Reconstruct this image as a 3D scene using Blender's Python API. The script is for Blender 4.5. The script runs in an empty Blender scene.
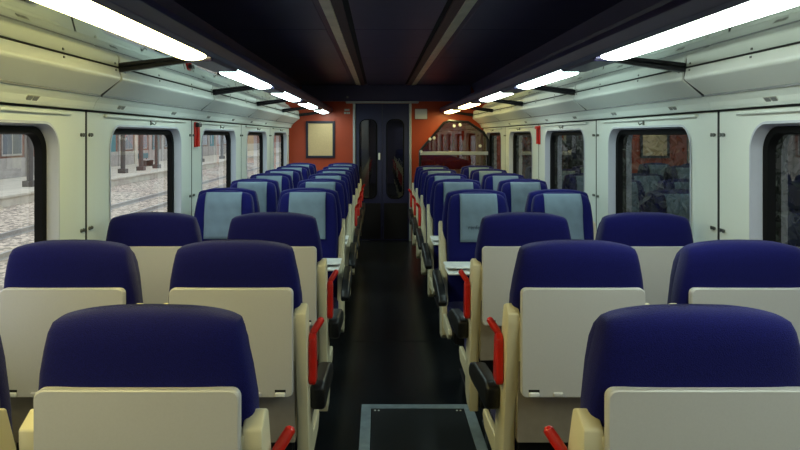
import bpy, bmesh, math, random
from mathutils import Vector, Matrix
R = random.Random(7)
scene = bpy.context.scene
col = scene.collection

# ------------------------------------------------------------------ camera, world, exposure
CAMX, CAMZ = -0.105, 1.55
cam_d = bpy.data.cameras.new('camera'); cam = bpy.data.objects.new('camera', cam_d); col.objects.link(cam)
cam_d.sensor_width = 36.0; cam_d.lens = 36.0 * 650 / 800
cam_d.shift_x = (400 - 379) / 800; cam_d.shift_y = -(225 - 136) / 800
cam_d.clip_start = 0.05; cam_d.clip_end = 300
cam.location = (CAMX, 0, CAMZ); cam.rotation_euler = (math.pi / 2, 0, 0)
scene.camera = cam
w = bpy.data.worlds.new('overcast_sky'); scene.world = w; w.use_nodes = True
bg = w.node_tree.nodes['Background']; bg.inputs[0].default_value = (0.86, 0.93, 1.0, 1); bg.inputs[1].default_value = 1.8
scene.view_settings.view_transform = 'Standard'; scene.view_settings.look = 'None'
scene.view_settings.gamma = 1.0; scene.view_settings.exposure = 0.0
scene.view_settings.use_curve_mapping = False
TUBE = 19.0            # strip light radiance

# ------------------------------------------------------------------ materials
def lin(c):
    return tuple(((v / 255) / 12.92 if v / 255 <= 0.04045 else ((v / 255 + 0.055) / 1.055) ** 2.4) for v in c)
def mat(name, rgb, rough=0.5, metal=0.0, scale=0, amt=0.0, bump=0.0, bscale=None, spec=0.5, rgb2=None, sheen=0.0, kind='noise', coat=0.0):
    m = bpy.data.materials.new(name); m.use_nodes = True
    nt = m.node_tree; b = nt.nodes['Principled BSDF']
    c = lin(rgb)
    b.inputs['Base Color'].default_value = (*c, 1)
    b.inputs['Roughness'].default_value = rough; b.inputs['Metallic'].default_value = metal
    b.inputs['Specular IOR Level'].default_value = spec
    if sheen:
        b.inputs['Sheen Weight'].default_value = sheen
        b.inputs['Sheen Roughness'].default_value = 0.45
    if coat: b.inputs['Coat Weight'].default_value = coat
    if scale:
        tc = nt.nodes.new('ShaderNodeTexCoord')
        if kind == 'voronoi':
            n = nt.nodes.new('ShaderNodeTexVoronoi'); n.inputs['Scale'].default_value = scale; fac = n.outputs['Color']
        else:
            n = nt.nodes.new('ShaderNodeTexNoise'); n.inputs['Scale'].default_value = scale; n.inputs['Detail'].default_value = 6; fac = n.outputs[0]
        nt.links.new(tc.outputs['Object'], n.inputs['Vector'])
        r = nt.nodes.new('ShaderNodeValToRGB')
        lo = lin(rgb2) if rgb2 else tuple(v * (1 - amt) for v in c)
        r.color_ramp.elements[0].position = 0.3; r.color_ramp.elements[1].position = 0.7
        r.color_ramp.elements[0].color = (*lo, 1); r.color_ramp.elements[1].color = (*c, 1)
        nt.links.new(fac, r.inputs[0]); nt.links.new(r.outputs[0], b.inputs['Base Color'])
        if bump:
            n2 = n
            if bscale:
                n2 = nt.nodes.new('ShaderNodeTexNoise'); n2.inputs['Scale'].default_value = bscale
                nt.links.new(tc.outputs['Object'], n2.inputs['Vector'])
            bp = nt.nodes.new('ShaderNodeBump'); bp.inputs['Strength'].default_value = bump; bp.inputs['Distance'].default_value = 0.01
            nt.links.new(n2.outputs[0], bp.inputs['Height']); nt.links.new(bp.outputs[0], b.inputs['Normal'])
    return m
def glass_mat(name, tint, ior=1.5, rough=0.0):
    m = bpy.data.materials.new(name); m.use_nodes = True; nt = m.node_tree
    for n in list(nt.nodes): nt.nodes.remove(n)
    o = nt.nodes.new('ShaderNodeOutputMaterial'); mx = nt.nodes.new('ShaderNodeMixShader')
    t = nt.nodes.new('ShaderNodeBsdfTransparent'); g = nt.nodes.new('ShaderNodeBsdfGlossy'); lw = nt.nodes.new('ShaderNodeLayerWeight'); pw = nt.nodes.new('ShaderNodeMath'); f = nt.nodes.new('ShaderNodeMath')
    t.inputs[0].default_value = (*tint, 1); g.inputs['Roughness'].default_value = rough; lw.inputs[0].default_value = 0.5
    f0 = 4 * ((ior - 1) / (ior + 1)) ** 2; pw.operation = 'POWER'; pw.inputs[1].default_value = 5; f.operation = 'MULTIPLY_ADD'; f.inputs[1].default_value = 1 - f0; f.inputs[2].default_value = f0
    nt.links.new(lw.outputs['Facing'], pw.inputs[0]); nt.links.new(pw.outputs[0], f.inputs[0])
    nt.links.new(f.outputs[0], mx.inputs[0]); nt.links.new(t.outputs[0], mx.inputs[1]); nt.links.new(g.outputs[0], mx.inputs[2])
    nt.links.new(mx.outputs[0], o.inputs[0]); return m
def emit_mat(name, c, s):
    m = bpy.data.materials.new(name); m.use_nodes = True; nt = m.node_tree
    b = nt.nodes['Principled BSDF']; b.inputs['Base Color'].default_value = (0.8, 0.8, 0.8, 1)
    b.inputs['Emission Color'].default_value = (*c, 1); b.inputs['Emission Strength'].default_value = s
    return m

M = {
 'panel': mat('pale_laminate', (222, 228, 222), 0.38, scale=3, amt=0.05),
 'cove': mat('pale_cove_laminate', (216, 220, 214), 0.35, scale=2, amt=0.05),
 'reveal': mat('lilac_grey_trim', (188, 191, 204), 0.45, scale=8, amt=0.06),
 'rubber': mat('black_rubber', (10, 10, 12), 0.6, scale=20, amt=0.2, spec=0.15),
 'seam': mat('dark_gap', (18, 18, 20), 0.8, scale=10, amt=0.2),
 'dado': mat('grey_dado', (120, 122, 124), 0.6, scale=10, amt=0.1),
 'navy_ceiling': mat('navy_ceiling', (72, 67, 102), 0.45, scale=3, amt=0.2),
 'navy_rail': mat('navy_painted_rail', (50, 44, 84), 0.4, scale=5, amt=0.15),
 'navy_door': mat('navy_door', (36, 37, 74), 0.35, scale=4, amt=0.15),
 'black': mat('black_plastic', (16, 17, 20), 0.42, scale=60, amt=0.25, bump=0.1),
 'black_metal': mat('black_metal', (22, 21, 27), 0.35, scale=20, amt=0.2),
 'mirror': mat('polished_rack_shelf', (190, 196, 190), 0.035, 1.0, scale=2, amt=0.03),
 'alu': mat('aluminium', (176, 180, 182), 0.4, 0.25, scale=25, amt=0.12),
 'alu_dull': mat('worn_aluminium', (150, 164, 170), 0.45, 0.3, scale=18, amt=0.3, bump=0.1),
 'vent': mat('vent_metal', (240, 236, 210), 0.35, 0.1, scale=6, amt=0.25),
 'vent_brown': mat('vent_brown', (80, 58, 58), 0.5, scale=8, amt=0.2),
 'floor': mat('speckled_floor', (27, 31, 35), 0.27, scale=260, amt=0.0, rgb2=(13, 15, 17), bump=0.05, bscale=90, spec=0.4),
 'hatch': mat('speckled_hatch', (30, 34, 37), 0.5, scale=300, rgb2=(8, 9, 11), bump=0.1, spec=0.4),
 'orange': mat('orange_wall', (172, 60, 20), 0.45, scale=4, amt=0.12),
 'blue': mat('blue_seat_fabric', (23, 24, 98), 0.9, scale=420, amt=0.45, bump=0.25, spec=0.12, sheen=0.1),
 'shell': mat('cream_shell', (222, 212, 178), 0.42, scale=5, amt=0.06),
 'tray': mat('cream_tray', (196, 193, 190), 0.42, scale=200, amt=0.04),
 'backpanel': mat('taupe_panel', (156, 146, 134), 0.6, scale=30, amt=0.12),
 'latch': mat('white_latch', (235, 235, 232), 0.35, scale=30, amt=0.05),
 'red': mat('red_plastic', (206, 34, 22), 0.3, scale=12, amt=0.1),
 'cloth': mat('grey_blue_headrest_cloth', (120, 138, 154), 0.95, scale=14, amt=0.12, bump=0.25, spec=0.1),
 'ink': mat('dark_ink', (40, 46, 66), 0.8, scale=40, amt=0.1),
 'board': mat('cork_board', (214, 182, 136), 0.8, scale=60, amt=0.12),
 'frame_navy': mat('dark_frame', (30, 27, 48), 0.4, scale=10, amt=0.2),
 'sign_white': mat('pale_sign', (190, 192, 205), 0.5, scale=20, amt=0.06),
 'sign_grey': mat('faded_print', (132, 134, 132), 0.6, scale=120, amt=0.25),
 'plate': mat('label_plate', (176, 176, 164), 0.5, scale=60, amt=0.1),
 'screw': mat('steel_screw', (110, 112, 108), 0.35, 0.8, scale=60, amt=0.2),
 'vest': mat('vestibule_grey', (60, 62, 72), 0.5, scale=4, amt=0.15),
 'vest_pale': mat('vestibule_pale', (205, 210, 205), 0.5, scale=4, amt=0.1),
 'ballast': mat('ballast', (212, 196, 178), 0.95, scale=11, rgb2=(132, 122, 110), bump=1.0, bscale=10, kind='voronoi'),
 'rail': mat('rail_steel', (190, 188, 184), 0.35, 0.5, scale=8, amt=0.3),
 'concrete': mat('platform_concrete', (208, 200, 184), 0.9, scale=2.5, amt=0.25, bump=0.3),
 'column': mat('column_paint', (98, 92, 88), 0.6, scale=5, amt=0.25),
 'brick': mat('station_brick', (150, 112, 98), 0.9, scale=3, amt=0.35),
 'stone': mat('station_stone', (176, 170, 164), 0.9, scale=2, amt=0.25),
 'teal': mat('teal_paint', (70, 128, 134), 0.6, scale=3, amt=0.2),
 'darkglass': mat('station_window', (66, 74, 80), 0.15, scale=2, amt=0.3),
 'soil': mat('embankment_soil', (50, 48, 38), 0.95, scale=3, rgb2=(22, 26, 18), bump=1.0),
 'leaf': mat('dull_leaves', (46, 54, 36), 0.7, scale=2.2, rgb2=(16, 22, 14)),
 'leaf2': mat('grey_leaves', (74, 80, 64), 0.7, scale=2.2, rgb2=(26, 32, 22)),
 'bark': mat('bark', (62, 52, 44), 0.9, scale=12, amt=0.4),
}
GLASS = glass_mat('window_glass', (0.90, 0.93, 0.92), 1.45)
GLASS_R = glass_mat('window_glass_tinted', (0.62, 0.66, 0.64), 1.6)
GLASS_D = glass_mat('door_glass', (0.45, 0.47, 0.5), 1.5)
GLASS_P = glass_mat('partition_glass', (0.48, 0.46, 0.42), 1.5)

# ------------------------------------------------------------------ mesh helpers
def box(bm, x0, x1, y0, y1, z0, z1, bev=0.0, seg=2):
    r = bmesh.ops.create_cube(bm, size=1.0)
    vs = r['verts']
    for v in vs:
        v.co = Vector(((x0 + x1) / 2 + v.co.x * (x1 - x0), (y0 + y1) / 2 + v.co.y * (y1 - y0), (z0 + z1) / 2 + v.co.z * (z1 - z0)))
    if bev:
        es = list({e for v in vs for e in v.link_edges})
        bmesh.ops.bevel(bm, geom=es, offset=bev, segments=seg, affect='EDGES', profile=0.5)
def prism(bm, pts, lo, hi, axis='x', bev=0.0, seg=2):
    def P(a, b, t): return (t, a, b) if axis == 'x' else ((a, t, b) if axis == 'y' else (a, b, t))
    A = [bm.verts.new(P(a, b, lo)) for a, b in pts]; B = [bm.verts.new(P(a, b, hi)) for a, b in pts]
    n = len(pts)
    fs = [bm.faces.new(A), bm.faces.new(B[::-1])]
    for i in range(n): fs.append(bm.faces.new((A[i], B[i], B[(i + 1) % n], A[(i + 1) % n])))
    bmesh.ops.recalc_face_normals(bm, faces=fs)
    if bev:
        es = list({e for f in fs for e in f.edges})
        bmesh.ops.bevel(bm, geom=es, offset=bev, segments=seg, affect='EDGES', profile=0.5)
def loft(bm, rings, cap=True, closed=True):
    V = [[bm.verts.new(p) for p in r] for r in rings]; fs = []
    n = len(V[0])
    for a, b in zip(V, V[1:]):
        for i in range(n if closed else n - 1): fs.append(bm.faces.new((a[i], a[(i + 1) % n], b[(i + 1) % n], b[i])))
    if cap: fs += [bm.faces.new(V[0][::-1]), bm.faces.new(V[-1])]
    bmesh.ops.recalc_face_normals(bm, faces=fs)
def tube(bm, pts, r, n=10):
    pts = [Vector(p) for p in pts]; rings = []
    for i, p in enumerate(pts):
        d = (pts[min(i + 1, len(pts) - 1)] - pts[max(i - 1, 0)]).normalized()
        u = d.orthogonal().normalized() if i == 0 else (u - d * u.dot(d)).normalized()
        v = d.cross(u)
        rr = r[i] if isinstance(r, (list, tuple)) else r
        rings.append([p + u * rr * math.cos(6.28319 * k / n) + v * rr * math.sin(6.28319 * k / n) for k in range(n)])
    loft(bm, rings)
def rrect(u0, u1, v0, v1, r, n=8):
    out = []
    for cx, cy, a0 in ((u1 - r, v1 - r, 0), (u0 + r, v1 - r, 90), (u0 + r, v0 + r, 180), (u1 - r, v0 + r, 270)):
        for i in range(n + 1):
            a = math.radians(a0 + 90 * i / n); out.append((cx + r * math.cos(a), cy + r * math.sin(a)))
    return out
def rect_like(u0, u1, v0, v1, inner, n=8):
    # outer rectangle with one point for each point of the rounded inner loop
    out = []
    for q, (sx, sy, first) in enumerate(((u1, v1, 'u'), (u0, v1, 'v'), (u0, v0, 'u'), (u1, v0, 'v'))):
        arc = inner[q * (n + 1):(q + 1) * (n + 1)]; h = n // 2
        for i in range(n + 1):
            if i <= h:
                t = i / h; st = (sx, arc[0][1]) if first == 'u' else (arc[0][0], sy)
            else:
                t = (n - i) / (n - h); st = (arc[-1][0], sy) if first == 'u' else (sx, arc[-1][1])
            out.append((st[0] + (sx - st[0]) * t, st[1] + (sy - st[1]) * t))
    return out
def obj(name, bm, m, parent=None, smooth=None, kind=None):
    me = bpy.data.meshes.new(name)
    if smooth:
        for f in bm.faces: f.smooth = True
    bm.to_mesh(me); bm.free()
    if smooth and smooth is not True: me.set_sharp_from_angle(angle=math.radians(smooth))
    me.materials.append(m)
    return link(name, me, parent, kind)
def link(name, me, parent=None, kind=None):
    o = bpy.data.objects.new(name, me); col.objects.link(o)
    if parent is not None: o.parent = parent
    if kind: o['kind'] = kind
    return o
def tag(o, label, cat, group=None):
    o['label'] = label; o['category'] = cat
    if group: o['group'] = group
    return o
def thing(name, label, cat, loc=(0, 0, 0), rz=0.0, group=None):
    o = bpy.data.objects.new(name, None); col.objects.link(o); o.empty_display_size = 0.1
    o.location = loc; o.rotation_euler = (0, 0, rz)
    return tag(o, label, cat, group)
def N(): return bmesh.new()
CACHE = {}
def cached(key, name, m, parent, fn, smooth=None):
    if key not in CACHE:
        bm = N(); fn(bm)
        me = bpy.data.meshes.new(name)
        if smooth:
            for f in bm.faces: f.smooth = True
        bm.to_mesh(me); bm.free()
        if smooth and smooth is not True: me.set_sharp_from_angle(angle=math.radians(smooth))
        me.materials.append(m); CACHE[key] = me
    return link(name, CACHE[key], parent)

# ------------------------------------------------------------------ dimensions
WX = 1.425                       # inner face of the side walls
YB, YE = -2.02, 9.60             # rear and end wall
SEAMS = [YB + 1.65 * k for k in range(8)]          # ... 2.93, 4.58, 6.23, 7.88, 9.53
CEIL = 2.30

# ------------------------------------------------------------------ structure: floor
bm = N(); box(bm, -1.5, 1.5, YB - .1, YE + 1.6, -0.06, 0)
floor = obj('floor', bm, M['floor'], kind='structure')
floor['label'] = 'dark speckled carriage floor of the aisle'; floor['category'] = 'floor'
bm = N(); box(bm, -.32, .32, 4.90, 4.906, 0, .0015); obj('floor_joint', bm, M['seam'], floor)
hx0, hx1, hy0, hy1 = -.205, .432, 2.55, 3.745
hatch = thing('floor_hatch', 'metal-framed maintenance hatch in the dark aisle floor', 'hatch', ((hx0 + hx1) / 2, (hy0 + hy1) / 2, 0))
hw, hl = (hx1 - hx0) / 2, (hy1 - hy0) / 2
for (a, b, c, d) in ((-hw, -hw + .055, -hl, hl), (hw - .055, hw, -hl, hl), (-hw + .055, hw - .055, hl - .055, hl), (-hw + .055, hw - .055, -hl, -hl + .055)):
    bm = N(); box(bm, a, b, c, d, 0, .005, .0015, 1); obj('hatch_frame', bm, M['alu_dull'], hatch)
bm = N(); box(bm, -hw + .059, hw - .059, -hl + .059, hl - .059, 0, .004); obj('hatch_panel', bm, M['hatch'], hatch)
for sx in (-1, 1):
    for sy in (-1, 1):
        for k in (0, 1):
            cx, cy = sx * (hw - .078 - .02 * k), sy * (hl - .085)
            bm = N(); bmesh.ops.create_cone(bm, cap_ends=True, segments=10, radius1=.006, radius2=.005, depth=.003, matrix=Matrix.Translation((cx, cy, .0055)))
            obj('screw', bm, M['latch'], hatch)

# ------------------------------------------------------------------ structure: side walls with windows
def side_wall(s):
    nm = 'left' if s < 0 else 'right'
    bm = N()
    x0, x1 = sorted((s * WX, s * (WX + .03)))
    box(bm, x0, x1, YB, YE, 0, .60)
    for y in SEAMS:
        a, b = sorted((s * (WX + .0015), s * (WX + .05))); box(bm, a, b, y - .03, y + .03, .55, 1.75)
    wall = obj('wall_' + nm, bm, M['dado'], kind='structure')
    wall.data.materials.clear(); wall.data.materials.append(M['seam'])
    wall['label'] = 'pale panelled %s side wall of the carriage' % nm; wall['category'] = 'wall'
    bm = N(); a, b = sorted((s * (WX - .012), s * WX)); box(bm, a, b, YB, YE, 0, .6, .004, 1)
    obj('dado_panel', bm, M['dado'], wall)
    for k, (ya, yb) in enumerate(zip(SEAMS, SEAMS[1:])):
        yc = (ya + yb) / 2
        ya2, yb2 = ya + .011, yb - .011
        inner = rrect(yc - .567, yc + .567, .86, 1.60, .11)
        outer = rect_like(ya2, yb2, .605, 1.70, inner)
        bm = N()
        loft(bm, [[(s * (WX + .01), u, v) for u, v in outer], [(s * WX, u, v) for u, v in outer], [(s * WX, u, v) for u, v in inner], [(s * (WX + .008), u, v) for u, v in inner]], cap=False)
        pn = obj('wall_panel', bm, M['panel'], wall)
        # quarter-turn fasteners in pairs beside each seam
        for yy in (ya + .04, yb - .04):
            for z in (1.555, 1.13):
                bm = N()
                for dy in (-.011, .011):
                    bmesh.ops.create_cone(bm, cap_ends=True, segments=8, radius1=.009, radius2=.007, depth=.008, matrix=Matrix.Translation((s * (WX - .004), yy + dy, z)) @ Matrix.Rotation(math.pi / 2, 4, 'Y'))
                box(bm, *sorted((s * (WX - .006), s * WX)), yy - .012, yy + .012, z - .003, z + .003)
                obj('fastener', bm, M['screw'], pn)
        # coat hook above the window
        bm = N(); box(bm, *sorted((s * (WX - .006), s * WX)), yc - .009, yc + .009, 1.613, 1.648, .002, 1)
        tube(bm, [(s * (WX - .004), yc, 1.628), (s * (WX - .025), yc, 1.615), (s * (WX - .032), yc, 1.628)], .004, 6)
        obj('coat_hook', bm, M['screw'], pn)
        # window
        wn = bpy.data.objects.new('window_%d' % (k + 1 + (0 if s < 0 else 7)), None); col.objects.link(wn)
        wn.location = (s * WX, yc, 1.23); wn['kind'] = 'structure'; wn.empty_display_size = .1
        T = Matrix.Translation((-s * WX, -yc, -1.23))
        def ring(x, ins, r): return [(s * x, u, v) for u, v in rrect(yc - .567 + ins, yc + .567 - ins, .86 + ins, 1.60 - ins, r)]
        bm = N(); loft(bm, [ring(WX - .004, -.008, .118), ring(WX - .005, .002, .108), ring(WX + .044, .012, .10)], cap=False); bm.transform(T)
        obj('window_frame', bm, M['reveal'], wn, smooth=40)
        bm = N(); loft(bm, [ring(WX + .044, .010, .10), ring(WX + .038, .016, .095), ring(WX + .044, .038, .08), ring(WX + .074, .044, .078)], cap=False); bm.transform(T)
        obj('gasket', bm, M['rubber'], wn, smooth=40)
        bm = N(); bm.faces.new([bm.verts.new(p) for p in ring(WX + .072, .041, .08)]); bm.transform(T)
        obj('pane', bm, GLASS if s < 0 else GLASS_R, wn)
        bm = N(); box(bm, *sorted((s * (WX - .016), s * (WX - .0))), yc - .64, yc + .66, 1.638, 1.655, .004, 1); bm.transform(T)
        obj('blind_rail', bm, M['panel'], wn)
        bm = N(); box(bm, *sorted((s * (WX - .003), s * (WX + .004))), ya, yb, 1.659, 1.672); obj('painted_shadow_strip', bm, M['seam'], wall)  # dark strip that paints in the shadow line under the frieze lip
        # frieze + cove panels above
        fr = [(WX - .036, 1.680), (WX - .030, 1.668), (WX - .0, 1.668), (WX + .02, 1.76), (1.37, 1.745), (1.362, 1.728), (WX - .043, 1.700)]
        bm = N(); prism(bm, [(s * a, b) for a, b in fr], ya + .001, yb - .001, 'y'); obj('frieze_panel', bm, M['panel'], wall)
        cv = [(1.357, 1.733), (1.268, 1.800), (1.264, 1.810), (1.274, 1.854), (1.30, 1.856), (1.42, 1.75)]
        bm = N(); prism(bm, [(s * a, b) for a, b in cv], ya + .010, yb - .010, 'y', .003, 1); cp = obj('cove_panel', bm, M['cove'], wall)
        for yy in (ya + .05, yc - .3, yc + .3, yb - .05):
            bm = N(); box(bm, *sorted((s * 1.268, s * 1.275)), yy - .005, yy + .005, 1.838, 1.846); obj('screw', bm, M['screw'], cp)
        bm = N(); prism(bm, [(s * a, b) for a, b in ((1.362, 1.727), (1.277, 1.800), (1.274, 1.815), (1.276, 1.850), (1.31, 1.85), (1.40, 1.75))], yb - .012, yb + .012, 'y'); obj('seam_strip', bm, M['seam'], wall)
        bm = N(); box(bm, *sorted((s * 1.355, s * 1.372)), ya + .01, yb - .01, 1.727, 1.738); obj('cove_ledge', bm, M['dado'], wall)
        bm = N(); box(bm, *sorted((s * 1.273, s * 1.31)), ya, yb, 1.8535, 1.8568); obj('rack_joint', bm, M['seam'], wall)
        # dark upper wall above the rack
    bm = N()
    prof = [(1.34, 1.86), (1.335, 2.12), (1.30, 2.22), (1.245, CEIL), (1.5, CEIL), (1.5, 1.86)]
    prism(bm, [(s * a, b) for a, b in prof], YB, YE, 'y'); obj('upper_wall_cladding', bm, M['navy_ceiling'], wall)
    return wall
wall_left = side_wall(-1); wall_right = side_wall(1)

# seat number plates on the frieze, print too small to read
for s, y0 in ((-1, 2.40), (1, 2.47)):
    for k in range(7):
        y = y0 + .825 * k
        nrm = Vector((-s * .55, 0, -.35)).normalized()
        t = Vector((-s * (.0385), 0, .052)).normalized()
        c = Vector((s * (1.3855), y, 1.690)) + nrm * .0015
        def pl(hw_, hh, off, dy):
            b = N(); q = [c + nrm * off + Vector((0, dy + a, 0)) + t * bb for a, bb in ((-hw_, -hh), (hw_, -hh), (hw_, hh), (-hw_, hh))]
            q2 = [p - nrm * .001 for p in q]
            loft(b, [[tuple(p) for p in q], [tuple(p) for p in q2]]); return b
        p = obj('seat_number_plate', pl(.042, .0125, 0, 0), M['plate'], wall_left if s < 0 else wall_right)
        for dy in (-.021, .021): obj('number_print', pl(.016, .009, .0012, dy), M['sign_grey'], p)

# ------------------------------------------------------------------ structure: ceiling
bm = N(); box(bm, -1.5, 1.5, YB, YE, CEIL + .02, CEIL + .08)
ceiling = obj('ceiling', bm, M['seam'], kind='structure')
ceiling['label'] = 'dark navy panelled carriage ceiling'; ceiling['category'] = 'ceiling'
for k, (ya, yb) in enumerate(zip(SEAMS, SEAMS[1:] )):
    if k == len(SEAMS) - 2: yb = YE
    for a, b in ((-1.25, -.475), (-.275, .275), (.475, 1.25)):
        bm = N(); box(bm, a, b, ya + .004, yb - .004, CEIL, CEIL + .02, .003, 1); obj('ceiling_panel', bm, M['navy_ceiling'], ceiling)
    for s in (-1, 1):
        bm = N(); prism(bm, [(s * .475, CEIL + .002), (s * .43, CEIL + .006), (s * .43, CEIL + .02), (s * .475, CEIL + .02)], ya, yb, 'y'); obj('vent_flange', bm, M['navy_rail'], ceiling)
        y = ya
        L = (yb - ya) / 3
        for q in range(3):
            bm = N(); prism(bm, [(s * .438, CEIL - .003), (s * .376, CEIL - .009), (s * .376, CEIL + .012), (s * .438, CEIL + .012)], y + q * L + .003, y + (q + 1) * L - .003, 'y'); obj('vent_strip', bm, M['vent'], ceiling)
        bm = N(); prism(bm, [(s * .378, CEIL + .004), (s * .315, CEIL + .010), (s * .315, CEIL + .02), (s * .378, CEIL + .02)], ya, yb, 'y'); obj('vent_backing', bm, M['vent_brown'], ceiling)

# ------------------------------------------------------------------ luggage racks and strip lights
WARM, GREEN, COOL, PINK = (1.0, .88, .33), (.84, 1.0, .90), (.74, 1.0, .93), (1.0, .95, .82)
TINTS = {-1: [WARM, WARM, WARM, COOL, COOL, COOL, COOL], 1: [GREEN, GREEN, GREEN, COOL, GREEN, WARM, WARM]}
ORD = ['', 'first', 'second', 'third', 'fourth', 'fifth', 'sixth', 'seventh']
for s in (-1, 1):
    side = 'left' if s < 0 else 'right'
    rk = thing('luggage_rack', 'overhead luggage rack with polished shelf above the %s windows' % side, 'luggage rack', (s * 1.1, YB, 1.86), group='overhead luggage racks')
    T = Matrix.Translation((-s * 1.1, -YB, -1.86))
    for k, (ya, yb) in enumerate(zip(SEAMS, SEAMS[1:])):
        bm = N(); prism(bm, [(s * 1.335, 1.8565), (s * 1.27, 1.8575), (s * .955, 1.898), (s * .955, 1.910), (s * 1.335, 1.8685)], ya + .002, yb - .002, 'y'); bm.transform(T)
        obj('shelf_panel', bm, M['mirror'], rk)
        bm = N(); prism(bm, [(s * 1.272, 1.838), (s * 1.255, 1.838), (s * .956, 1.882), (s * .956, 1.8970), (s * 1.255, 1.8585), (s * 1.272, 1.8572)], yb - .016, yb + .016, 'y', .003, 1); bm.transform(T)
        obj('bracket', bm, M['black_metal'], rk)
    bm = N(); prism(bm, [(s * .955, 1.888), (s * .951, 1.884), (s * .949, 1.901), (s * .832, 1.901), (s * .829, 1.888), (s * .80, 1.898), (s * .785, 1.937), (s * .80, 1.967), (s * .955, 1.967)], YB, YE, 'y', .002, 1); bm.transform(T)
    obj('front_rail', bm, M['navy_rail'], rk)
    for k in range(7):
        g = 3.10 + 1.65 * (k - 2)
        if k != 1 and g + .21 < YE:
            bm = N(); box(bm, *sorted((s * .830, s * .951)), g - (.268 if k == 2 else .228), g + .228, 1.876, 1.901, .006, 2); bm.transform(T); obj('rail_block', bm, M['navy_rail'], rk)
        ya = 3.10 + 1.65 * (k - 3) + .25; yb = ya + 1.65 - .50
        if k == 1: continue
        if k == 0: ya = YB + .02
        if k == 2: ya -= 1.65; yb -= .04
        yb = min(yb, YE - .03)
        if yb - ya < .2: continue
        m = emit_mat('tube_diffuser_%s_%d' % (side, k), TINTS[s][k], TUBE)
        where = ['behind the viewer', 'above the viewer', 'nearest the viewer', 'second in view', 'third in view', 'fourth in view', 'touching the end wall'][k]
        lt = thing('strip_light', 'long white strip light on the %s rack edge, %s' % (side, where), 'light', (s * .89, (ya + yb) / 2, 1.884), group='strip lights along the racks')
        rings = []
        L = (yb - ya) / 2
        for t, w_ in ((-L, .35), (-L + .012, .68), (-L + .04, .92), (-L + .08, 1), (L - .08, 1), (L - .04, .92), (L - .012, .68), (L, .35)):
            ring = []
            for i in range(11):
                a = math.pi * i / 10
                ring.append((s * (-.001 + .053 * w_ * math.cos(a)), t, .002 - .014 * w_ * math.sin(a) ** .7 + .005 * w_ * (-math.cos(a))))
            ring.append((s * (-.004 - .042 * w_), t, .013)); ring.append((s * (-.004 + .042 * w_), t, .008))
            rings.append(ring)
        bm = N(); loft(bm, rings); obj('diffuser', bm, m, lt, smooth=50)
        for e in (-1, 1):
            bm = N(); box(bm, -.058, .058, *sorted((e * (L + .002), e * (L + .02))), .0, .010, .002, 1); obj('end_cap', bm, M['navy_rail'], lt)

# ------------------------------------------------------------------ structure: end wall, door, rear wall
DX0, DX1, DZ = -.49, .375, 2.03
bm = N()
box(bm, -1.5, DX0, YE, YE + .06, 0, CEIL); box(bm, DX1, 1.5, YE, YE + .06, 0, CEIL); box(bm, DX0, DX1, YE, YE + .06, DZ, CEIL)
wall_end = obj('wall_end', bm, M['orange'], kind='structure'); wall_end['label'] = 'orange end wall around the dark double door'; wall_end['category'] = 'wall'
bm = N(); box(bm, -1.24, 1.24, YE - .10, YE - .001, 2.06, CEIL - .001, .01); obj('bulkhead_panel', bm, M['navy_ceiling'], wall_end)
bm = N(); box(bm, -1.5, 1.5, YB - .06, YB, 0, CEIL)
wb = obj('wall_back', bm, M['navy_ceiling'], kind='structure')
d1 = bpy.data.objects.new('door_1', None); col.objects.link(d1); d1['kind'] = 'structure'; d1.location = ((DX0 + DX1) / 2, YE, 0)
d1['label'] = 'dark navy double sliding door with tall rounded windows'; d1['category'] = 'door'
DT = Matrix.Translation((-(DX0 + DX1) / 2, -YE, 0))
def dobj(name, bm, m, parent=d1, smooth=None): bm.transform(DT); return obj(name, bm, m, parent, smooth)
bm = N(); box(bm, DX0, DX0 + .035, YE - .03, YE + .05, 0, DZ, .004, 1); dobj('door_jamb', bm, M['alu'])
bm = N(); box(bm, DX1 - .035, DX1, YE - .03, YE + .05, 0, DZ, .004, 1); dobj('door_jamb', bm, M['alu'])
bm = N(); box(bm, DX0 - .10, DX1 + .10, YE - .135, YE - .0, 2.032, 2.058, .004, 1); dobj('door_header', bm, M['alu'])
mid = (DX0 + DX1) / 2
for i, (a, b) in enumerate(((DX0 + .037, mid - .004), (mid + .004, DX1 - .037))):
    inner = rrect(a + .055, b - .07, .62, 1.80, .10); outer = rect_like(a, b, .01, DZ - .002, inner)
    bm = N(); y0, y1 = YE + .005, YE + .04
    loft(bm, [[(u, y1, v) for u, v in inner], [(u, y1, v) for u, v in outer], [(u, y0, v) for u, v in outer], [(u, y0, v) for u, v in inner], [(u, y1, v) for u, v in inner]], cap=False)
    lf = dobj('door_leaf', bm, M['navy_door'])
    i2 = rrect(a + .071, b - .086, .636, 1.784, .085)
    bm = N(); loft(bm, [[(u, y0 - .001, v) for u, v in inner], [(u, y0 - .008, v) for u, v in inner], [(u, y0 - .008, v) for u, v in i2], [(u, y0 + .02, v) for u, v in i2]], cap=False)
    dobj('window_gasket', bm, M['rubber'], lf)
    bm = N(); bm.faces.new([bm.verts.new((u, y0 + .016, v)) for u, v in i2]); dobj('pane', bm, GLASS_D, lf)
    bm = N(); box(bm, a + .02, b - .02, y0 - .004, y0, .03, .56, .003, 1); dobj('kick_plate', bm, M['black_metal'], lf)
bm = N(); box(bm, mid - .058, mid - .030, YE - .02, YE + .004, 1.20, 1.30, .006); dobj('door_handle', bm, M['latch'])
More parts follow.
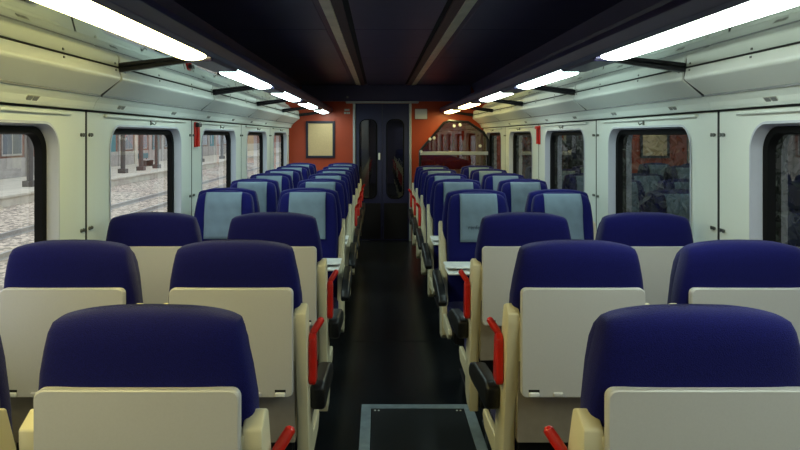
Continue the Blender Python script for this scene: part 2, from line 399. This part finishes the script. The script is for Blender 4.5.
# vestibule behind the door
bm = N()
box(bm, -1.5, -1.42, YE + .06, YE + 1.6, 0, CEIL); box(bm, 1.42, 1.5, YE + .06, YE + 1.6, 0, CEIL); box(bm, -1.5, 1.5, YE + 1.55, YE + 1.62, 0, CEIL); box(bm, -1.5, 1.5, YE + .06, YE + 1.6, CEIL, CEIL + .05)
vb = obj('wall_vestibule', bm, M['vest'], kind='structure')
bm = N(); box(bm, -.40, -.275, YE + 1.30, YE + 1.5, 0.02, 2.1, .01); obj('cabinet_panel', bm, M['vest_pale'], vb)
vl = thing('vestibule_fill_lamp', 'small added fill lamp on the vestibule ceiling behind the door windows', 'light', (-.35, YE + .7, CEIL))  # lamp added to brighten the otherwise dark vestibule, no source is seen there
bm = N(); box(bm, -.15, .15, -.15, .15, -.03, -.001, .01); obj('fill_lamp_diffuser', bm, emit_mat('vestibule_fill_emitter', (.9, 1, .95), 7.0), vl)
bm = N(); box(bm, -.17, .17, -.17, .17, -.012, -.0005, .004); obj('fill_lamp_rim', bm, M['alu'], vl)

# notices on the end wall
px = lambda u: (u - 379) * YE / 650 + CAMX
pz = lambda v: CAMZ + (136 - v) * YE / 650
po = thing('notice_board', 'beige notice board in a dark frame on the orange end wall', 'notice board', ((px(306) + px(335)) / 2, YE, (pz(121) + pz(158)) / 2))
a, b = (px(335) - px(306)) / 2, (pz(121) - pz(158)) / 2
bm = N(); box(bm, -a + .02, a - .02, -.014, -.002, -b + .02, b - .02); obj('board', bm, M['board'], po)
for q in ((-a, -a + .035, -b, b), (a - .035, a, -b, b), (-a + .035, a - .035, b - .035, b), (-a + .035, a - .035, -b, -b + .035)):
    bm = N(); box(bm, q[0], q[1], -.03, -.001, q[2], q[3], .005, 1); obj('frame', bm, M['frame_navy'], po)
sg = thing('wall_notice', 'small pale square notice right of the door on the orange wall', 'sign', ((px(415) + px(427)) / 2, YE, (pz(109) + pz(119)) / 2))
a, b = (px(427) - px(415)) / 2, (pz(109) - pz(119)) / 2
bm = N(); box(bm, -a, a, -.008, -.001, -b, b, .003, 1); obj('sheet', bm, M['sign_white'], sg)
bm = N(); box(bm, -a - .006, a + .006, -.005, -.0005, -b - .006, b + .006, .002, 1); obj('backing', bm, M['frame_navy'], sg)
nb = thing('car_number', 'tiny pale two-line lettering left of the door header', 'sign', (px(347), YE, pz(111.5)))
for (u0, u1, v0, v1) in ((344.5, 349.5, 109, 110.8), (344, 346.2, 112, 114), (346.6, 348, 112, 114), (348.4, 350, 112, 114)):
    bm = N(); box(bm, px(u0) - px(347), px(u1) - px(347), -.004, -.0005, pz(v1) - pz(111.5), pz(v0) - pz(111.5)); obj('lettering', bm, M['plate'], nb)
bm = N(); box(bm, px(346.8), px(348.8), YE - .104, YE - .1005, pz(98.6) , pz(96.6), .001, 1)
tag(obj('indicator_plate', bm, M['sign_grey']), 'tiny grey plate on the dark bulkhead above the door', 'sign')

# glazed partition by the last right window
PY = 8.95
ppx = lambda u: (u - 379) * PY / 650 + CAMX
ppz = lambda v: CAMZ + (136 - v) * PY / 650
pt = thing('glass_partition', 'glazed partition with dark slanted frame behind the right seats', 'partition', (1.0, PY, 0))
P0 = [(ppx(420) , .35), (ppx(420), ppz(151)), (ppx(444), ppz(123)), (ppx(449), ppz(121)), (ppx(468), ppz(122)), (1.335, 1.60), (1.395, 1.50), (1.395, .35)]
bm = N(); tube(bm, [(x - 1.0, 0, z) for x, z in P0], .019, 10); obj('frame_tube', bm, M['black_metal'], pt, smooth=True)
bm = N(); prism(bm, [(x - 1.0, z) for x, z in P0], -.004, .004, 'y'); obj('pane', bm, GLASS_P, pt)
bm = N(); box(bm, P0[0][0] - 1.0, .395, -.03, .02, ppz(155), ppz(151.5), .006); obj('rail', bm, M['alu'], pt)
for u, v in ((430, 139), (434, 138), (454, 126), (460, 125), (480, 146), (421, 151.5)):
    bm = N(); bmesh.ops.create_cone(bm, cap_ends=True, segments=12, radius1=.022, radius2=.018, depth=.03, matrix=Matrix.Translation((ppx(u) - 1.0, -.02, ppz(v))) @ Matrix.Rotation(math.pi / 2, 4, 'X'))
    obj('clamp', bm, M['latch'], pt, smooth=40)
for x in (P0[0][0], 1.35):
    bm = N(); box(bm, x - 1.02, x - .98, -.02, .02, 0.0, .36, .004, 1); obj('foot_post', bm, M['black_metal'], pt)

# emergency hammers
for s, y, where in ((-1, 4.66, 'left wall between the second and third windows'), (1, 6.18, 'right wall between two windows')):
    hm = thing('emergency_hammer', 'red emergency hammer in a holder on the %s' % where, 'hammer', (s * WX, y, 1.56), group='emergency hammers')
    bm = N(); box(bm, *sorted((-s * .001, -s * .014)), -.03, .03, -.09, .09, .004, 1); obj('holder', bm, M['red'], hm)
    bm = N(); tube(bm, [(-s * .024, 0, -.085), (-s * .026, 0, 0), (-s * .026, 0, .06)], [.013, .011, .010], 10); obj('handle', bm, M['red'], hm, smooth=40)
    bm = N(); box(bm, *sorted((-s * .014, -s * .042)), -.038, .038, .055, .085, .006); obj('hammer_head', bm, M['black'] if s < 0 else M['red'], hm)

# ------------------------------------------------------------------ seats
def sect(hw_, yr, yf, z, arch=0.0, e=4.5, n=40):
    cy, hy = (yr + yf) / 2, (yf - yr) / 2; out = []
    for i in range(n):
        a = 2 * math.pi * i / n; c, s_ = math.cos(a), math.sin(a)
        x = math.copysign(abs(c) ** (2 / e), c); y = math.copysign(abs(s_) ** (2 / e), s_)
        out.append((x * hw_, cy + y * hy, z - arch * abs(x) ** 2.8))
    return out
COVER = [(.42, .205, .055, .13), (.6, .212, .035, .12), (.8, .220, .01, .10), (.92, .229, -.012, .09), (1.0, .226, -.032, .085), (1.07, .217, -.042, .08), (1.125, .207, -.044, .075), (1.162, .200, -.039, .07), (1.180, .194, -.026, .062), (1.188, .183, -.010, .05), (1.192, .165, .008, .036)]
CUSH = [(.43, .20, .10, .225), (.6, .202, .09, .21), (.8, .203, .075, .185), (.95, .203, .06, .165), (1.05, .197, .05, .155), (1.11, .191, .045, .145), (1.145, .184, .045, .130), (1.166, .173, .05, .113), (1.176, .155, .06, .095), (1.179, .13, .065, .085)]
def f_cover(bm):
    loft(bm, [sect(h, r, f, z, .0 if z < 1 else .017 * min(1, (z - 1) / .15)) for z, h, r, f in COVER])
def f_cushion(bm):
    loft(bm, [sect(h, r, f, z, .0 if z < 1 else .017 * min(1, (z - 1) / .15)) for z, h, r, f in CUSH])
def f_seat(bm):
    rings = []
    for z, ins in ((.375, .02), (.385, .006), (.40, 0), (.455, 0), (.475, .012), (.485, .04)):
        rings.append(sect(.215 - ins, .13 + ins, .60 - ins, z - 0, .0, 7))
    loft(bm, rings)
def f_side(sgn):
    def f(bm):
        pts = [(-.034, .953), (.012, .978), (.045, .965), (.095, .83), (.15, .68), (.20, .52), (.225, .40), (.225, .27), (.17, .235), (.07, .235), (.055, .45), (.006, .70), (-.033, .92)]
        prism(bm, pts, *sorted((sgn * .206, sgn * .248)), 'x', .005, 2)
    return f
def f_ear(sgn):
    def f(bm):
        prism(bm, [(-.038, .942), (.02, .957), (.02, .55), (.03, .52), (.012, .70)], *sorted((sgn * .176, sgn * .212)), 'x', .006, 2)
    return f
def f_backpanel(bm):
    prism(bm, [(-.012, .95), (.0, .95), (.05, .50), (.012, .50), (-.002, .70)], -.205, .205, 'x')
def f_lower(bm): box(bm, -.20, .20, .03, .12, .26, .53, .006, 1)
def f_tray(bm):
    pts = rrect(-.206, .206, .680, 1.042, .018, 5)
    A = [(u, -.034, v) for u, v in pts]; B = [(u, -.052, v) for u, v in pts]
    C = [(u * .985, -.056, .861 + (v - .861) * .985) for u, v in pts]
    loft(bm, [A, B, C])
def f_latch(x):
    def f(bm): box(bm, x - .017, x + .017, -.064, -.054, .684, .699, .003, 1)
    return f
def f_notch(x):
    def f(bm): box(bm, x - .018, x + .018, -.0575, -.0545, .699, .707)
    return f
def f_pivot(bm):
    box(bm, -.17, .17, -.036, -.004, .98, 1.0, .003, 1)
def f_armrest(sg):
    def f(bm):
        pts = [(.09, .655), (.12, .672), (.40, .64), (.52, .60), (.555, .565), (.54, .535), (.46, .535), (.30, .555), (.15, .56), (.10, .575)]
        prism(bm, pts, *sorted((sg * .249, sg * .300)), 'x', .012, 3)
    return f
def f_strip(sg):
    def f(bm): prism(bm, [(.20, .41), (.53, .40), (.55, .37), (.50, .33), (.20, .32)], *sorted((sg * .218, sg * .240)), 'x', .004, 1)
    return f
def f_handle(sg):
    def f(bm): prism(bm, [(.028, .850), (.055, .865), (.082, .85), (.106, .70), (.096, .685), (.040, .685), (.028, .70)], *sorted((sg * .2485, sg * .274)), 'x', .007, 2)
    return f
def f_lever(sg):
    def f(bm): tube(bm, [(sg * .258, .060, .845), (sg * .264, .064, .865), (sg * .278, .074, .885), (sg * .290, .083, .903), (sg * .292, .085, .908)], [.012, .0125, .013, .012, .006], 10)
    return f
def f_frame(bm): box(bm, -.20, .20, .10, .52, .30, .374, .008, 1)
def f_leg(y):
    def f(bm): prism(bm, [(-.10, .012), (.10, .012), (.15, .30), (-.15, .30)], y - .03, y + .03, 'y', .006, 1)
    return f
def f_foot(bm): box(bm, -.12, .12, .10, .50, 0, .014, .004, 1)
def yf(z):
    for (z0, _, _, f0), (z1, _, _, f1) in zip(CUSH, CUSH[1:]):
        if z0 <= z <= z1: return f0 + (f1 - f0) * (z - z0) / (z1 - z0)
    return CUSH[-1][3]
def f_cloth(seed):
    def f(bm):
        r = random.Random(seed); ph = [r.uniform(0, 6) for _ in range(4)]
        rows = []
        zs = [.862 + i * (1.158 - .862) / 14 for i in range(15)]
        path = [(z, yf(z) + .009) for z in zs] + [(1.170, .116)]
        for j, (z, y) in enumerate(path):
            row = []
            for i in range(13):
                u = -1 + 2 * i / 12
                wr = .0025 * math.sin(5 * u + ph[0] + z * 22) + .002 * math.sin(9 * u + ph[1] - z * 31) + .0015 * math.sin(z * 70 + ph[2])
                hw_ = .121 + .004 * (1 - j / 18)
                arch = .024 * abs(u * .75) ** 2.4 if z > 1.19 else 0
                row.append((u * hw_ , y + max(wr, -.002) * (1 if z < 1.17 else .3), z - arch * .6))
            rows.append(row)
        V = [[bm.verts.new(p) for p in r_] for r_ in rows]
        fs = []
        for a, b in zip(V, V[1:]):
            for i in range(12): fs.append(bm.faces.new((a[i], a[i + 1], b[i + 1], b[i])))
        bmesh.ops.recalc_face_normals(bm, faces=fs)
        bmesh.ops.solidify(bm, geom=fs, thickness=.0025)
    return f
def f_fold(sg):
    def f(bm): box(bm, *sorted((sg * -.20, sg * .232)), .235, .46, .705, .718, .004, 1)
    return f
def f_foldleaf(sg):
    def f(bm): box(bm, *sorted((sg * -.20, sg * .240)), .225, .40, .733, .744, .004, 1)
    return f
def f_foldarm(sg):
    def f(bm): tube(bm, [(sg * .20, .18, .66), (sg * .19, .26, .69), (sg * .18, .40, .704)], .009, 8); box(bm, *sorted((sg * -.19, sg * -.16)), .25, .38, .716, .735); box(bm, *sorted((sg * .14, sg * .17)), .25, .38, .716, .735)
    return f

def seat(x, y, facing, aisle, label, group, fold=False, seed=0, logo=False):
    """facing: True when the seat looks at the viewer; aisle: this is an aisle seat"""
    left = x < 0
    ws = 1 if left else -1                    # world direction of the aisle from the seat
    a = ws * (-1 if facing else 1)            # same in seat space
    t = thing('train_seat', label, 'seat', (x, y, 0), math.pi if facing else 0.0, group)
    cached('cover', 'back_cover', M['blue'], t, f_cover, 60)
    cached('cush', 'backrest', M['blue'], t, f_cushion, 60)
    cached('seat', 'seat_cushion', M['blue'], t, f_seat, 60)
    for sg in (-1, 1):
        cached(('side', sg), 'side_shell', M['shell'], t, f_side(sg), 40)
        cached(('ear', sg), 'shell_edge', M['shell'], t, f_ear(sg), 40)
    cached('bp', 'back_panel', M['backpanel'], t, f_backpanel)
    cached('low', 'lower_cover', M['black'], t, f_lower)
    tr = cached('tray', 'tray_table', M['tray'], t, f_tray, 30)
    cached('piv', 'tray_pivot', M['black_metal'], tr, f_pivot)
    o = a if aisle else -a
    cached(('latch', o), 'latch', M['latch'], tr, f_latch(o * .165))
    cached(('notch', o), 'latch_notch', M['seam'], tr, f_notch(o * .165))
    cached(('latch2', o), 'catch', M['tray'], tr, f_latch(o * .085))
    cached('frame', 'seat_frame', M['black_metal'], t, f_frame)
    cached('leg1', 'leg', M['black_metal'], t, f_leg(.16)); cached('leg2', 'leg', M['black_metal'], t, f_leg(.43))
    cached('foot', 'foot_plate', M['black_metal'], t, f_foot)
    cached(('strip', a), 'side_trim', M['shell'], t, f_strip(a))
    if aisle:
        cached(('arm', a), 'armrest', M['black'], t, f_armrest(a), 40)
    if aisle and not fold:
        h = cached(('hand', a), 'grab_handle', M['red'], t, f_handle(a), 40)
        cached(('lev', a), 'handle_lever', M['red'], h, f_lever(a), 40)
    if facing:
        c = cached(('cloth', seed % 5), 'headrest_cloth', M['cloth'], t, f_cloth(seed % 5), True)
        if logo:
            cu = bpy.data.curves.new('print', 'FONT'); cu.body = 'renfe'; cu.size = .036; cu.extrude = .0004; cu.align_x = 'CENTER'
            tmp = bpy.data.objects.new('tmp', cu); col.objects.link(tmp)
            bpy.context.view_layer.update()
            me = bpy.data.meshes.new_from_object(tmp.evaluated_get(bpy.context.evaluated_depsgraph_get()))
            bpy.data.objects.remove(tmp); me.materials.append(M['ink'])
            p = link('cloth_print', me, c); p.location = (.035, yf(.955) + .0155, .945); p.rotation_euler = (math.radians(96), 0, math.pi)
    if fold:
        f = cached(('fold', a), 'folding_table', M['latch'], t, f_fold(a))
        cached(('foldleaf', a), 'table_leaf', M['latch'], f, f_foldleaf(a)); cached(('foldarm', a), 'table_arm', M['black_metal'], f, f_foldarm(a))
    return t
FWD = [(1.352, 'in the nearest row'), (2.215, 'in the second row'), (3.03, 'in the third row')]
for y, rw in FWD:
    for x in ((-1.152, -.590, .558, 1.124) if y < 2 else (-1.160, -.598, .575, 1.140)):
        ai = abs(x) < .8
        seat(x, y, False, ai, 'blue seat seen from behind, cream tray shut, %s %s %s' % ('left' if x < 0 else 'right', 'aisle side' if ai else 'window side', rw), 'seats facing away from the viewer')
ROWS = {-1: [4.52, 5.50, 6.32, 7.12, 7.92, 8.72], 1: [4.40, 5.48, 6.32, 7.16, 7.96]}
n = 0
for s in (-1, 1):
    for i, y in enumerate(ROWS[s]):
        for x in ((.588, 1.152) if s < 0 else (.547, 1.10)):
            n += 1; ai = x < .8
            seat(s * x, y, True, ai, 'blue seat facing viewer with pale headrest cloth, %s %s, %s facing row' % ('left' if s < 0 else 'right', 'aisle side' if ai else 'window side', ORD[i + 1]),
                 'seats facing the viewer', fold=ai and i < 2, seed=n, logo=(s > 0 and i == 0 and ai))

# ------------------------------------------------------------------ outside, left: tracks, platform, station
bm = N(); prism(bm, [(-1.7, -1.35), (-1.7, -1.2), (-13.0, -.9), (-13.0, -1.35)], -6, 250, 'y')
gl = obj('floor_ballast', bm, M['ballast'], kind='structure'); gl['label'] = 'pale stony ballast between the tracks outside left'; gl['category'] = 'ground'
for x, nm_ in ((-4.2, 'nearest the train'), (-5.65, 'second from the train'), (-8.0, 'third from the train'), (-9.45, 'farthest from the train')):
    bm = N(); rz_ = (-1.7 - x) * .3 / 11.3 - .02; prism(bm, [(x - .06, -1.2), (x + .06, -1.2), (x + .06, -1.18), (x + .015, -1.16), (x + .015, -1.09), (x + .035, -1.08), (x + .035, -1.05), (x - .035, -1.05), (x - .035, -1.08), (x - .015, -1.09), (x - .015, -1.16), (x - .06, -1.18)], -6, 250, 'y'); bm.transform(Matrix.Translation((0, 0, rz_)))
    tag(obj('rail', bm, M['rail']), 'long steel rail on the ballast outside left, ' + nm_, 'rail', 'rails outside the left windows')
bm = N(); box(bm, -18.5, -13.0, -6, 250, -1.35, -.55)
pf = obj('floor_platform', bm, M['concrete'], kind='structure'); pf['label'] = 'concrete station platform beyond the tracks'; pf['category'] = 'platform'
for k in range(38):
    y = 2 + k * 2.2
    bm = N(); box(bm, -13.5, -12.92, y + .015, y + 2.185, -.60, -.50, .015, 1); obj('edge_stone', bm, M['concrete'], pf)
COLS = [12.5, 17.5, 22.5, 27.0, 31.5, 36.8, 39.6, 42.4, 47.5, 53, 60, 68]
for k, y in enumerate(COLS):
    c = thing('platform_column', 'dark round column on the station platform, %s from the viewer' % (ORD[k + 1] if k < 7 else ['eighth', 'ninth', 'tenth', 'eleventh', 'twelfth'][k - 7]), 'column', (-14.6, y, -.55), group='columns on the station platform')
    bm = N(); tube(bm, [(0, 0, .25), (0, 0, 3.6)], .13, 14); obj('shaft', bm, M['column'], c, smooth=40)
    bm = N(); box(bm, -.22, .22, -.22, .22, 0, .25, .02); obj('plinth', bm, M['column'], c)
    bm = N(); box(bm, -.25, .25, -.25, .25, 3.6, 3.75, .02); obj('capital', bm, M['column'], c)
st = thing('station_building', 'brick and stone station building behind the platform columns', 'building', (-18.5, 40, -.55))
bm = N(); box(bm, -.6, 0, -46, 210, 0, 6); obj('wall', bm, M['brick'], st)
bm = N(); box(bm, -.02, .06, -46, 210, 0, 1.0, .01, 1); obj('stone_base', bm, M['stone'], st)
for k in range(32):
    y = -45 + k * 3
    bm = N(); box(bm, -.02, .12, y - .28, y + .28, 0, 5.8, .02, 1); obj('pilaster', bm, M['stone'] if k % 3 else M['concrete'], st)
    if k % 3 == 1:
        bm = N(); box(bm, -.05, .05, y + .7, y + 2.3, .02, 2.5, .01, 1); dr = obj('door', bm, M['teal'], st)
        bm = N(); box(bm, .051, .055, y + .9, y + 1.4, 1.2, 2.2); obj('pane', bm, M['darkglass'], dr)
    else:
        bm = N(); box(bm, -.05, .07, y + .6, y + 2.4, 1.1, 3.2, .01, 1); wn = obj('window', bm, M['stone'], st)
        for q in (0, 1):
            bm = N(); box(bm, .065, .075, y + .68 + q * .86, y + 1.46 + q * .86, 1.2, 3.1); obj('pane', bm, M['darkglass'], wn)
for y in (24.2, 33.6, 45):
    be = thing('platform_bench', 'pale bench on the platform near the %s column' % {24.2: 'fourth', 33.6: 'sixth', 45: 'ninth'}[y], 'bench', (-16.2, y, -.55), group='platform benches')
    bm = N(); box(bm, -.25, .25, -.9, .9, .42, .48, .01); obj('bench_seat', bm, M['stone'], be)
    bm = N(); box(bm, -.27, -.21, -.9, .9, .55, .9, .01); obj('bench_back', bm, M['teal'], be)
    for e in (-.7, .7):
        bm = N(); box(bm, -.26, .22, e - .04, e + .04, 0, .42, .01); box(bm, -.27, -.22, e - .03, e + .03, .42, .6); obj('leg', bm, M['column'], be)

# ------------------------------------------------------------------ outside, right: dark planted embankment
bm = N()
rows = []
for i in range(46):
    y = -8 + i * 1.2
    rows.append([(x, y, z + R.uniform(-.1, .1)) for x, z in ((1.9, -1.25), (2.7, -1.15), (3.2, -.7), (3.9, .1), (4.7, 1.0), (5.8, 2.0), (7.2, 3.4), (9, 5.0), (9.2, -1.3))])
loft(bm, rows, cap=True, closed=True)
em = obj('floor_embankment', bm, M['soil'], kind='structure', smooth=40); em['label'] = 'dark soil embankment outside the right windows'; em['category'] = 'ground'
BUSH = [(3.6, 0.9, 1.3, 'leaf'), (3.9, 3.1, 1.4, 'leaf2'), (3.7, 5.35, 1.15, 'leaf'), (4.2, 7.4, 1.7, 'leaf'), (3.8, 9.2, 1.5, 'leaf2'), (4.3, 11.5, 2.0, 'leaf'), (4.0, 14.5, 1.8, 'leaf'), (4.4, 18, 2.2, 'leaf2'), (4.2, 22, 2.1, 'leaf'), (4.4, 27, 2.3, 'leaf'), (5.2, 4.4, 2.0, 'leaf'), (5.3, 8.4, 2.2, 'leaf2'), (5.4, 13, 2.3, 'leaf')]
def gz(x): 
    P = ((1.9, -1.25), (2.7, -1.15), (3.2, -.7), (3.9, .1), (4.7, 1.0), (5.8, 2.0), (7.2, 3.4))
    for (a, b), (c, d) in zip(P, P[1:]):
        if a <= x <= c: return b + (d - b) * (x - a) / (c - a)
for k, (x, y, h, lm) in enumerate(BUSH):
    b = thing('bush', '%s leafy bush outside right, %s along the %s row of the embankment' % ('grey-green' if lm == 'leaf2' else 'dark green', (ORD + ['eighth', 'ninth', 'tenth'])[k + 1 if k < 10 else k - 9], 'lower' if k < 10 else 'upper'), 'bush', (x, y, gz(x) - .12), group='bushes on the embankment')
    r = random.Random(k); bm = N()
    for q in range(5):
        a = r.uniform(0, 6.28); tube(bm, [(0, 0, 0), (.15 * math.cos(a), .15 * math.sin(a), h * .4), (.4 * math.cos(a), .45 * math.sin(a), h * .85)], [.03, .02, .008], 6)
    obj('stems', bm, M['bark'], b)
    vs, fs = [], []
    for q in range(900):
        u, v, z = r.gauss(0, .33), r.gauss(0, .42), r.uniform(.05, 1)
        wd = math.sin(min(1, z * 1.1) * 2.6) * .9 + .25
        c = Vector((u * wd * h * .6, v * wd * h * .62, z * h)); d = Vector((r.gauss(0, 1), r.gauss(0, 1), r.gauss(0, .6))).normalized()
        e = d.orthogonal().normalized(); e.rotate(Matrix.Rotation(r.uniform(0, 6.28), 3, d)); l = r.uniform(.05, .10); g = d.cross(e)
        i0 = len(vs); vs += [tuple(c - e * l), tuple(c + g * l * .45 + d * .01), tuple(c + e * l), tuple(c - g * l * .45 + d * .01)]; fs.append((i0, i0 + 1, i0 + 2, i0 + 3))
    me = bpy.data.meshes.new('foliage'); me.from_pydata(vs, [], fs); me.materials.append(M[lm])
    o = link('foliage', me, b); o['kind'] = 'stuff'
